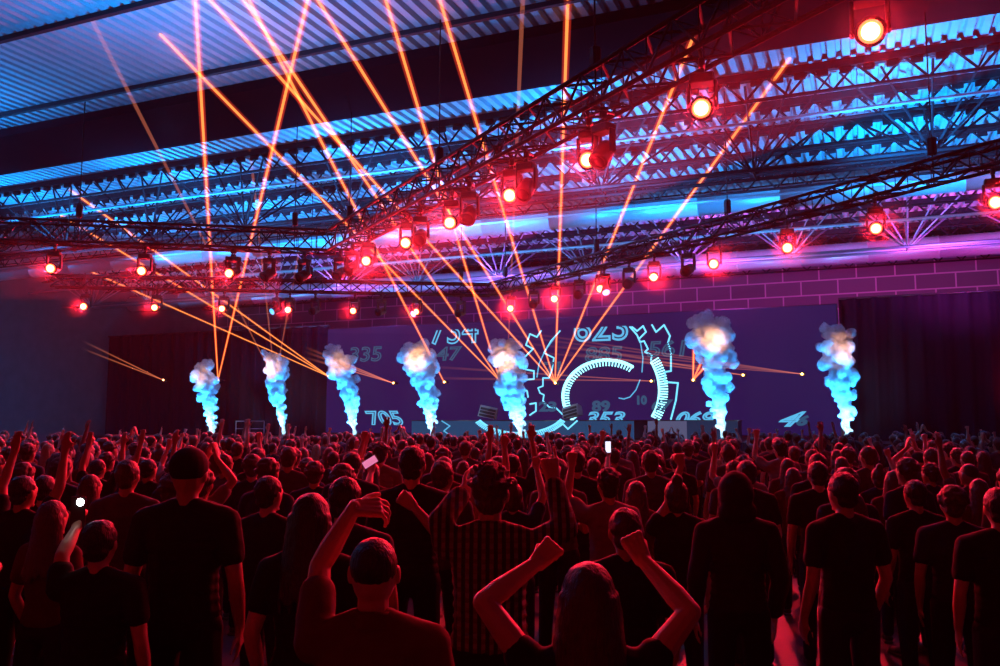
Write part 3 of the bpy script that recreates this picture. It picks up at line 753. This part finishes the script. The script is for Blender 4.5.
    if hs == 'shaved':
        hb.ball(HC + V(0, -.018, .030), V(.080, .094, .090), None, 18, 12); dsp = (.004, .02)
    elif hs in ('short', 'quiff', 'curly'):
        hb.ball(HC + V(0, -.020, .034), V(.086, .100, .096), None, 18, 12); hb.ball(HC + V(0, -.05, -.03), V(.068, .055, .06))
        if hs == 'quiff':
            for i in range(150):
                a = rnd.uniform(0, 2 * PI); e_ = rnd.uniform(.05, 1.5); u_ = Vector((math.cos(a) * math.cos(e_), math.sin(a) * math.cos(e_), math.sin(e_)))
                c = HC + V(u_.x * .082, u_.y * .096 - .02, u_.z * .094 + .034); hb.cap(c, c + (u_ * .018 + Vector((rnd.uniform(-.016, .016), rnd.uniform(-.016, .016), .006))) * k, .013 * k, .006 * k)
        if hs == 'curly':
            for i in range(60):
                a = rnd.uniform(0, 2 * PI); e_ = rnd.uniform(-.1, 1.4); c = V(.088 * math.cos(a) * math.cos(e_), .10 * math.sin(a) * math.cos(e_) - .025, .098 * math.sin(e_) + .03); hb.ball(HC + c, .024 * k, None, 7, 5)
        dsp = (.018, .028)
    elif hs in ('long', 'bun'):
        hb.ball(HC + V(0, -.022, .030), V(.088, .102, .100), None, 18, 12); hb.ball(HC + V(0, -.045, -.04), V(.080, .065, .085))
        if hs == 'bun': hb.ball(HC + V(0, -.06, .135), V(.045, .045, .042))
        else:
            for i in range(22):
                a = R(195 + 150 * i / 21); c0 = HC + V(.080 * math.cos(a), -.02 + .085 * math.sin(a), .02); c1 = HC + V(.105 * math.cos(a), -.02 + .105 * math.sin(a), -.16); c2 = V(c1.x / k * 1.08 + rnd.uniform(-.01, .01), -.125 + .02 * math.cos(2 * a), 1.28 + rnd.uniform(-.04, .03))
                hb.cap(c0, c1, .024 * k, .022 * k); hb.cap(c1, c2, .022 * k, .010 * k)
        dsp = (.010, .03)
    elif hs == 'cap':
        hb.ball(HC + V(0, -.012, .040), V(.092, .108, .092), None, 18, 12); hb.cap(HC + V(-.05, .10, .045), HC + V(.05, .10, .045), .016 * k); hb.cap(HC + V(-.04, .15, .040), HC + V(.04, .15, .040), .012 * k); hb.cap(HC + V(0, .09, .045), HC + V(0, .16, .040), .015 * k); dsp = None
    elif hs == 'hood':
        hb.ball(HC + V(0, -.022, .012), V(.108, .118, .135), None, 18, 12); hb.cap(HC + V(-.05, -.05, -.10), HC + V(.05, -.05, -.10), .07 * k); dsp = (.012, .06)
    me = remesh(hb, hv, 1, dsp, 'hair'); me.materials.append(style['hm']); link({'cap': 'cap', 'hood': 'hood'}.get(hs, 'hair'), me, t)
    return t

# poses in body space for h = 1.75
UPZ = (0, 0, 1); FWD = (0, 1, 0)
DOWN_L = ((-.25, -.02, 1.13), (-.24, .10, .90), (0, .15, -1), (1, 0, 0), 'open'); DOWN_R = ((.25, -.02, 1.13), (.24, .10, .90), (0, .15, -1), (-1, 0, 0), 'open')
def mir(a): f = lambda v: (-v[0], v[1], v[2]); return (f(a[0]), f(a[1]), f(a[2]), f(a[3]), a[4])
FIST_R = ((.30, .16, 1.55), (.24, .22, 1.80), (-.1, .1, 1), FWD, 'fist')
HIGH_R = ((.27, .08, 1.68), (.24, .14, 1.93), (-.05, .1, 1), FWD, 'open')
POINT_R = ((.26, .12, 1.64), (.20, .24, 1.88), (-.1, .25, 1), FWD, 'point')
HORN_R = ((.28, .10, 1.62), (.28, .16, 1.87), (0, .1, 1), FWD, 'horns')
CLAP_R = ((.30, .14, 1.62), (.06, .22, 1.80), (-.25, .1, 1), (-1, 0, 0), 'open')
PHONE_R = ((.22, .20, 1.42), (.09, .34, 1.60), (-.1, .1, 1), (-.3, 1, 0), 'fist')
BENT_R = ((.24, .02, 1.14), (.10, .24, 1.20), (-1, .4, .1), (0, -1, 0), 'fist')
POSES = {'arms down': (DOWN_L, DOWN_R), 'right fist raised': (DOWN_L, FIST_R), 'left fist raised': (mir(FIST_R), DOWN_R), 'right hand high': (DOWN_L, HIGH_R),
         'left hand high': (mir(HIGH_R), DOWN_R), 'both arms raised': (mir(HIGH_R), HIGH_R), 'one finger pointing up': (DOWN_L, POINT_R),
         'hand making horns': (DOWN_L, HORN_R), 'hands clapping overhead': (mir(CLAP_R), CLAP_R), 'arms folded in front': (mir(BENT_R), BENT_R)}

# ---- the people nearest the camera, each sighted on its own
def hero(name, label, px, ytop, D, style, jl, jr, voxel=.0075):
    """px,ytop sight the crown at distance D; jl / jr give each arm's sighted joints (elbow, wrist, fingers)"""
    top = atd(px, ytop, D); h = top.z
    org = Vector((top.x, top.y, 0)); M = Matrix.Rotation(-YAW, 3, 'Z')
    def J(j): return M @ (atd(*j) - org)
    arms = {}
    for s, j, dflt in (('L', jl, DOWN_L), ('R', jr, DOWN_R)):
        if j is None:
            kk = h / 1.75; arms[s] = (Vector(dflt[0]) * kk, Vector(dflt[1]) * kk, dflt[2], dflt[3], dflt[4])
        else:
            el, wr, fi = J(j[0]), J(j[1]), J(j[2]); arms[s] = (el, wr, fi - wr, j[3], j[4])
    o = person(name, label, h - .012, arms, style, voxel)
    o.location = org; o.rotation_euler = (0, 0, YAW)
    return o
S = dict
HERO_XY = []
hero('person', 'shaven-headed person in collared shirt, left arm up with drooping hand', 374, 535, 2.85,
     S(skin=M_skin[0], top=cloth('shirt_rust', (.30, .12, .10)), pants=M_pants[0], hair='shaved', hm=M_hair[0], sleeve=.62, collar=True),
     ((320, 566, 3.0), (354, 508, 2.98), (388, 507, 3.02), (.15, .7, -.7), 'droop'), None, .0045)
hero('person', 'long-haired person with both bare arms up in fists, seen from behind', 588, 562, 2.7,
     S(skin=M_skin[0], top=cloth('vest_dark', (.035, .03, .035)), pants=M_pants[0], hair='long', hm=M_hair[1], sleeve=.25, fem=True),
     ((484, 602, 2.75), (537, 563, 2.85), (552, 548, 2.88), (.2, .9, -.2), 'fist'), ((690, 612, 2.75), (643, 560, 2.9), (634, 543, 2.92), (-.1, .9, -.2), 'fist'), .004)
hero('person', 'person in checked shirt, right arm up with one finger pointing', 490, 467, 4.2,
     S(skin=M_skin[0], top=plaid(), pants=M_pants[1], hair='quiff', hm=M_hair[1], sleeve=1.85, collar=True),
     ((441, 521, 4.2), (462, 493, 4.35), (474, 487, 4.4), (.2, 1, 0), 'open'), ((565, 528, 4.2), (553, 480, 4.35), (550, 463, 4.38), (-.2, 1, 0), 'point'), .0055)
hero('person', 'broad short-haired person in black tee ahead of the checked shirt, at left', 412, 446, 6.0,
     S(skin=M_skin[0], top=M_top[0], pants=M_pants[1], hair='short', hm=M_hair[0], sleeve=.55),
     None, ((444, 540, 5.85), (413, 506, 5.7), (402, 497, 5.68), (-.2, 1, 0), 'fist'), .009)
hero('person', 'short-haired person whose head shows behind the long-haired person\'s right fist', 625, 508, 4.3,
     S(skin=M_skin[1], top=M_top[0], pants=M_pants[1], hair='short', hm=M_hair[1], sleeve=.55), None, None, .010)
hero('person', 'dark-haired person between the drooping hand and the left crowd', 345, 477, 4.6,
     S(skin=M_skin[1], top=M_top[3], pants=M_pants[0], hair='short', hm=M_hair[0], sleeve=.55), None, None, .010)
hero('person', 'long dark-haired person at left, hair rimmed with red light', 311, 493, 4.0,
     S(skin=M_skin[0], top=M_top[0], pants=M_pants[0], hair='long', hm=M_hair[0], sleeve=.5, fem=True), None, None, .010)
hero('person', 'tall person in a cap at the left edge of the crowd', 189, 448, 4.6,
     S(skin=M_skin[1], top=M_top[0], pants=M_pants[1], hair='cap', hm=cloth('cap_cloth', (.04, .03, .05)), sleeve=.55), None, None, .010)
hero('person', 'hooded person at the right of the crowd, edge lit red', 735, 474, 5.3,
     S(skin=M_skin[1], top=cloth('hoodie', (.05, .045, .06)), pants=M_pants[1], hair='hood', hm=cloth('hoodie', (.05, .045, .06)), sleeve=1.9), None, None, .010)
hero('person', 'person ahead of the hooded one with a slim fist raised high', 676, 480, 6.2,
     S(skin=M_skin[0], top=M_top[0], pants=M_pants[0], hair='bun', hm=M_hair[1], sleeve=.3, fem=True), ((668, 505, 6.2), (681, 466, 6.3), (679, 452, 6.3), (-.2, 1, 0), 'fist'), None, .011)
hero('person', 'person raising the white phone torch at far left', 100, 520, 4.2,
     S(skin=M_skin[0], top=M_top[0], pants=M_pants[0], hair='short', hm=M_hair[0], sleeve=.5), ((62, 556, 4.25), (77, 527, 4.4), (78, 516, 4.42), (.2, 1, 0), 'fist'), None, .010)
hero('person', 'person holding up a pink-lit phone left of the broad person in black', 352, 452, 8.0,
     S(skin=M_skin[0], top=M_top[3], pants=M_pants[0], hair='short', hm=M_hair[0], sleeve=.5), None, ((368, 488, 8.1), (371, 472, 8.25), (371, 464, 8.27), (-.1, 1, 0), 'fist'), .011)
hero('person', 'person holding up a small white-lit phone below the dial', 599, 448, 11.0,
     S(skin=M_skin[1], top=M_top[1], pants=M_pants[0], hair='curly', hm=M_hair[1], sleeve=.5), None, ((607, 470, 11.1), (608, 456, 11.25), (608, 450, 11.27), (-.1, 1, 0), 'fist'), .012)
HERO_XY = [(352, 8.0), (599, 11.0), (374, 2.85), (588, 2.7), (490, 4.2), (412, 6.0), (625, 4.3), (345, 4.6), (311, 4.0), (189, 4.6), (735, 5.3), (676, 6.2), (100, 4.2)]
HPOS = []
for px, D in HERO_XY:
    p = atd(px, 500, D); HPOS.append((p.x, p.y))

# ---- phones held up
def phone(p, lab, face, torch=False, rz=YAW, tilt=0):
    t = thing('phone', lab, 'phone', p, rz)
    b = MB(); b.box((0, 0, 0), (.076, .009, .155), bev=.003); b.build('body', M_black, t)
    b = MB(); b.box((0, -.0052, 0), (.068, .001, .142)); b.build('screen', face, t)
    if torch:
        b = MB(); b.lathe([(.020, 0), (.018, .003), (.005, .005)], (.012, -.0045, .05), (0, -1, 0), 12); b.build('torch', glow('torch', (.9, .97, 1), 40), t)
        L = bpy.data.lights.new('torch_light', 'POINT'); L.energy = .003; L.color = (.85, .95, 1); L.shadow_soft_size = .02
        lo = bpy.data.objects.new('torch_light', L); COL.objects.link(lo); lo.location = Vector(p) + RT * .02 - HD * .03 + Vector((0, 0, .05))
    return t
phone(atd(78, 512, 4.40), 'phone with its white torch lit, raised at far left', mat('phone_back', (.03, .03, .03), .3), True)

t_ = phone(atd(370, 462, 8.22), 'phone with a pinkish lit screen held up over the crowd, left of centre', glow('screen_pink', (1, .25, .5), .8)); t_.rotation_euler = (0, R(58), YAW)
phone(atd(608, 447, 11.22), 'small phone with a white lit screen held up below the dial', glow('screen_white', (.8, .8, 1), 1.5))
# ---- crowd
protos = []
STY = [('arms down', S(skin=M_skin[0], top=M_top[0], pants=M_pants[0], hair='short', hm=M_hair[0]), 1.76),
       ('arms down', S(skin=M_skin[1], top=M_top[3], pants=M_pants[1], hair='curly', hm=M_hair[1]), 1.72),
       ('arms down', S(skin=M_skin[0], top=M_top[4], pants=M_pants[0], hair='long', hm=M_hair[1], fem=True), 1.66),
       ('arms folded in front', S(skin=M_skin[1], top=M_top[1], pants=M_pants[1], hair='short', hm=M_hair[1]), 1.78),
       ('right fist raised', S(skin=M_skin[0], top=M_top[0], pants=M_pants[0], hair='short', hm=M_hair[1]), 1.76),
       ('left fist raised', S(skin=M_skin[0], top=M_top[2], pants=M_pants[0], hair='quiff', hm=M_hair[0]), 1.77),
       ('right hand high', S(skin=M_skin[0], top=M_top[5], pants=M_pants[0], hair='long', hm=M_hair[2], fem=True), 1.67),
       ('left hand high', S(skin=M_skin[2], top=M_top[1], pants=M_pants[1], hair='shaved', hm=M_hair[0]), 1.78),
       ('both arms raised', S(skin=M_skin[1], top=M_top[0], pants=M_pants[1], hair='short', hm=M_hair[0]), 1.75),
       ('one finger pointing up', S(skin=M_skin[0], top=M_top[3], pants=M_pants[0], hair='bun', hm=M_hair[1], fem=True), 1.66),
       ('hand making horns', S(skin=M_skin[0], top=M_top[4], pants=M_pants[1], hair='curly', hm=M_hair[0]), 1.74),
       ('hands clapping overhead', S(skin=M_skin[1], top=M_top[2], pants=M_pants[0], hair='cap', hm=M_top[0]), 1.76)]
HAIRW = {'short': 'short-haired', 'curly': 'curly-haired', 'long': 'long-haired', 'quiff': 'tousle-haired', 'shaved': 'close-cropped', 'bun': 'bun-haired', 'cap': 'capped'}
for i, (pose, st, h) in enumerate(STY):
    kk = h / 1.75; L, Rr = POSES[pose]; sc = lambda a: (Vector(a[0]) * kk, Vector(a[1]) * kk, a[2], a[3], a[4])
    st.setdefault('sleeve', .55)
    protos.append((person('person', 'p', h, {'L': sc(L), 'R': sc(Rr)}, st, .014), pose, HAIRW[st['hair']]))
spots_ = []; rnd = random.Random(5); Dd = 2.6
while Dd < 26.2:
    x = -.68 * Dd; stepx = .80
    while x < .68 * Dd:
        p = C0 + HD * (Dd + rnd.uniform(-.26, .26)) + RT * (x + rnd.uniform(-.2, .2)); x += stepx
        if p.y > 34.2 or p.x < XL + 1: continue
        if any((p.x - a) ** 2 + (p.y - b_) ** 2 < (.62 if Dd < 7 else .5) ** 2 for a, b_ in HPOS): continue
        d = (p - C0).dot(HD); s_ = (p - C0).dot(RT) / d * F + 500
        if d < 4.7 and s_ > 700: continue
        if d < 4.2 and s_ < 300: continue
        if d < 4.4 and 285 < s_ < 720: continue        # gap in front of the camera
        if d < 4.0 and 130 < s_ < 285 and d > 3: continue
        if d < 6.0 and 395 < s_ < 585: continue
        spots_.append((d, s_, p))
    Dd += .84
spots_.sort(key=lambda q: q[0])
REF = [(-200, 150, 'left of all the plumes'), (150, 245, 'below the first plume from left'), (245, 315, 'below the second plume from left'), (315, 390, 'below the third plume from left'), (390, 475, 'below the fourth plume from left'),
       (475, 545, 'below the thick plume left of the gear'), (545, 655, 'below the dial'), (655, 760, 'below the tallest plume'), (760, 860, 'below the rightmost plume'), (860, 1300, 'right of all the plumes')]
cnt = {}; used = [0] * len(protos); NIND = 288 - len(HERO_XY)
far = []
for i, (d, s_, p) in enumerate(spots_):
    q = rnd.random()
    up = .18 if d < 7 else .24 if d < 17 else .13
    j = rnd.choice(range(4)) if q > up else rnd.choice(range(4, 12))
    rz = R(rnd.uniform(-18, 18)) + math.atan2(p.x - (-14), 41 - p.y) ; sc = rnd.uniform(.93, 1.03)
    if d < 6.5 and j >= 4 and j != 8: j = rnd.choice((0, 1, 3))
    if i >= NIND: far.append((j, p, rz, sc)); continue
    t, pose, hw = protos[j]
    o = t if used[j] == 0 else copy_tree(t); used[j] += 1
    o.location = (p.x, p.y, 0); o.rotation_euler = (0, 0, rz); o.scale = (sc, sc, sc)
    ref = next(r_[2] for r_ in REF if r_[0] <= s_ < r_[1]); c = cnt.get(ref, 0); cnt[ref] = c + 1
    if c < 9: o['label'] = '%s person, %s, %s nearest %s' % (hw, pose, ORD[c], ref)
    else: o['label'] = '%s person, %s, farther back %s' % (hw, pose, ref)
    o['group'] = 'crowd ' + ref
# the far heads against the stage: too many to tell apart
def lowpoly(t):
    vs, fs, mi, mats_ = [], [], [], []
    for c in t.children:
        o = c; me0 = o.data
        tmp = bpy.data.objects.new('tmp', me0); COL.objects.link(tmp); md = tmp.modifiers.new('d', 'DECIMATE'); md.ratio = .05
        dg = bpy.context.evaluated_depsgraph_get(); dg.update(); me = bpy.data.meshes.new_from_object(tmp.evaluated_get(dg))
        n = len(vs); vs += [tuple(v.co) for v in me.vertices]; m_ = me0.materials[0]
        for f in me.polygons: fs.append(tuple(i_ + n for i_ in f.vertices)); mi.append(m_)
        bpy.data.objects.remove(tmp); bpy.data.meshes.remove(me)
    return np.array(vs), fs, mi
lows = {}
V_, F_, MI_ = [], [], []; nv = 0; slots = {}
for j, p, rz, sc in far:
    if j not in lows: lows[j] = lowpoly(protos[j][0])
    vs, fs, mi = lows[j]; c, s = math.cos(rz), math.sin(rz)
    A = np.array([[c, -s, 0], [s, c, 0], [0, 0, 1]]) * sc
    V_.append(vs @ A.T + np.array([p.x, p.y, 0])); F_ += [tuple(i_ + nv for i_ in f) for f in fs]; nv += len(vs)
    for m_ in mi: MI_.append(slots.setdefault(m_.name, len(slots)))
me = bpy.data.meshes.new('distant_crowd'); me.from_pydata(np.concatenate(V_).tolist(), [], F_); me.update()
for nm in slots: me.materials.append(bpy.data.materials[nm])
me.polygons.foreach_set('material_index', MI_); me.polygons.foreach_set('use_smooth', [True] * len(F_))
o = link('distant_crowd', me, kind='stuff'); tag(o, 'far mass of small heads and raised hands against the stage', 'crowd')
print('CROWD', len(spots_), used, len(F_))
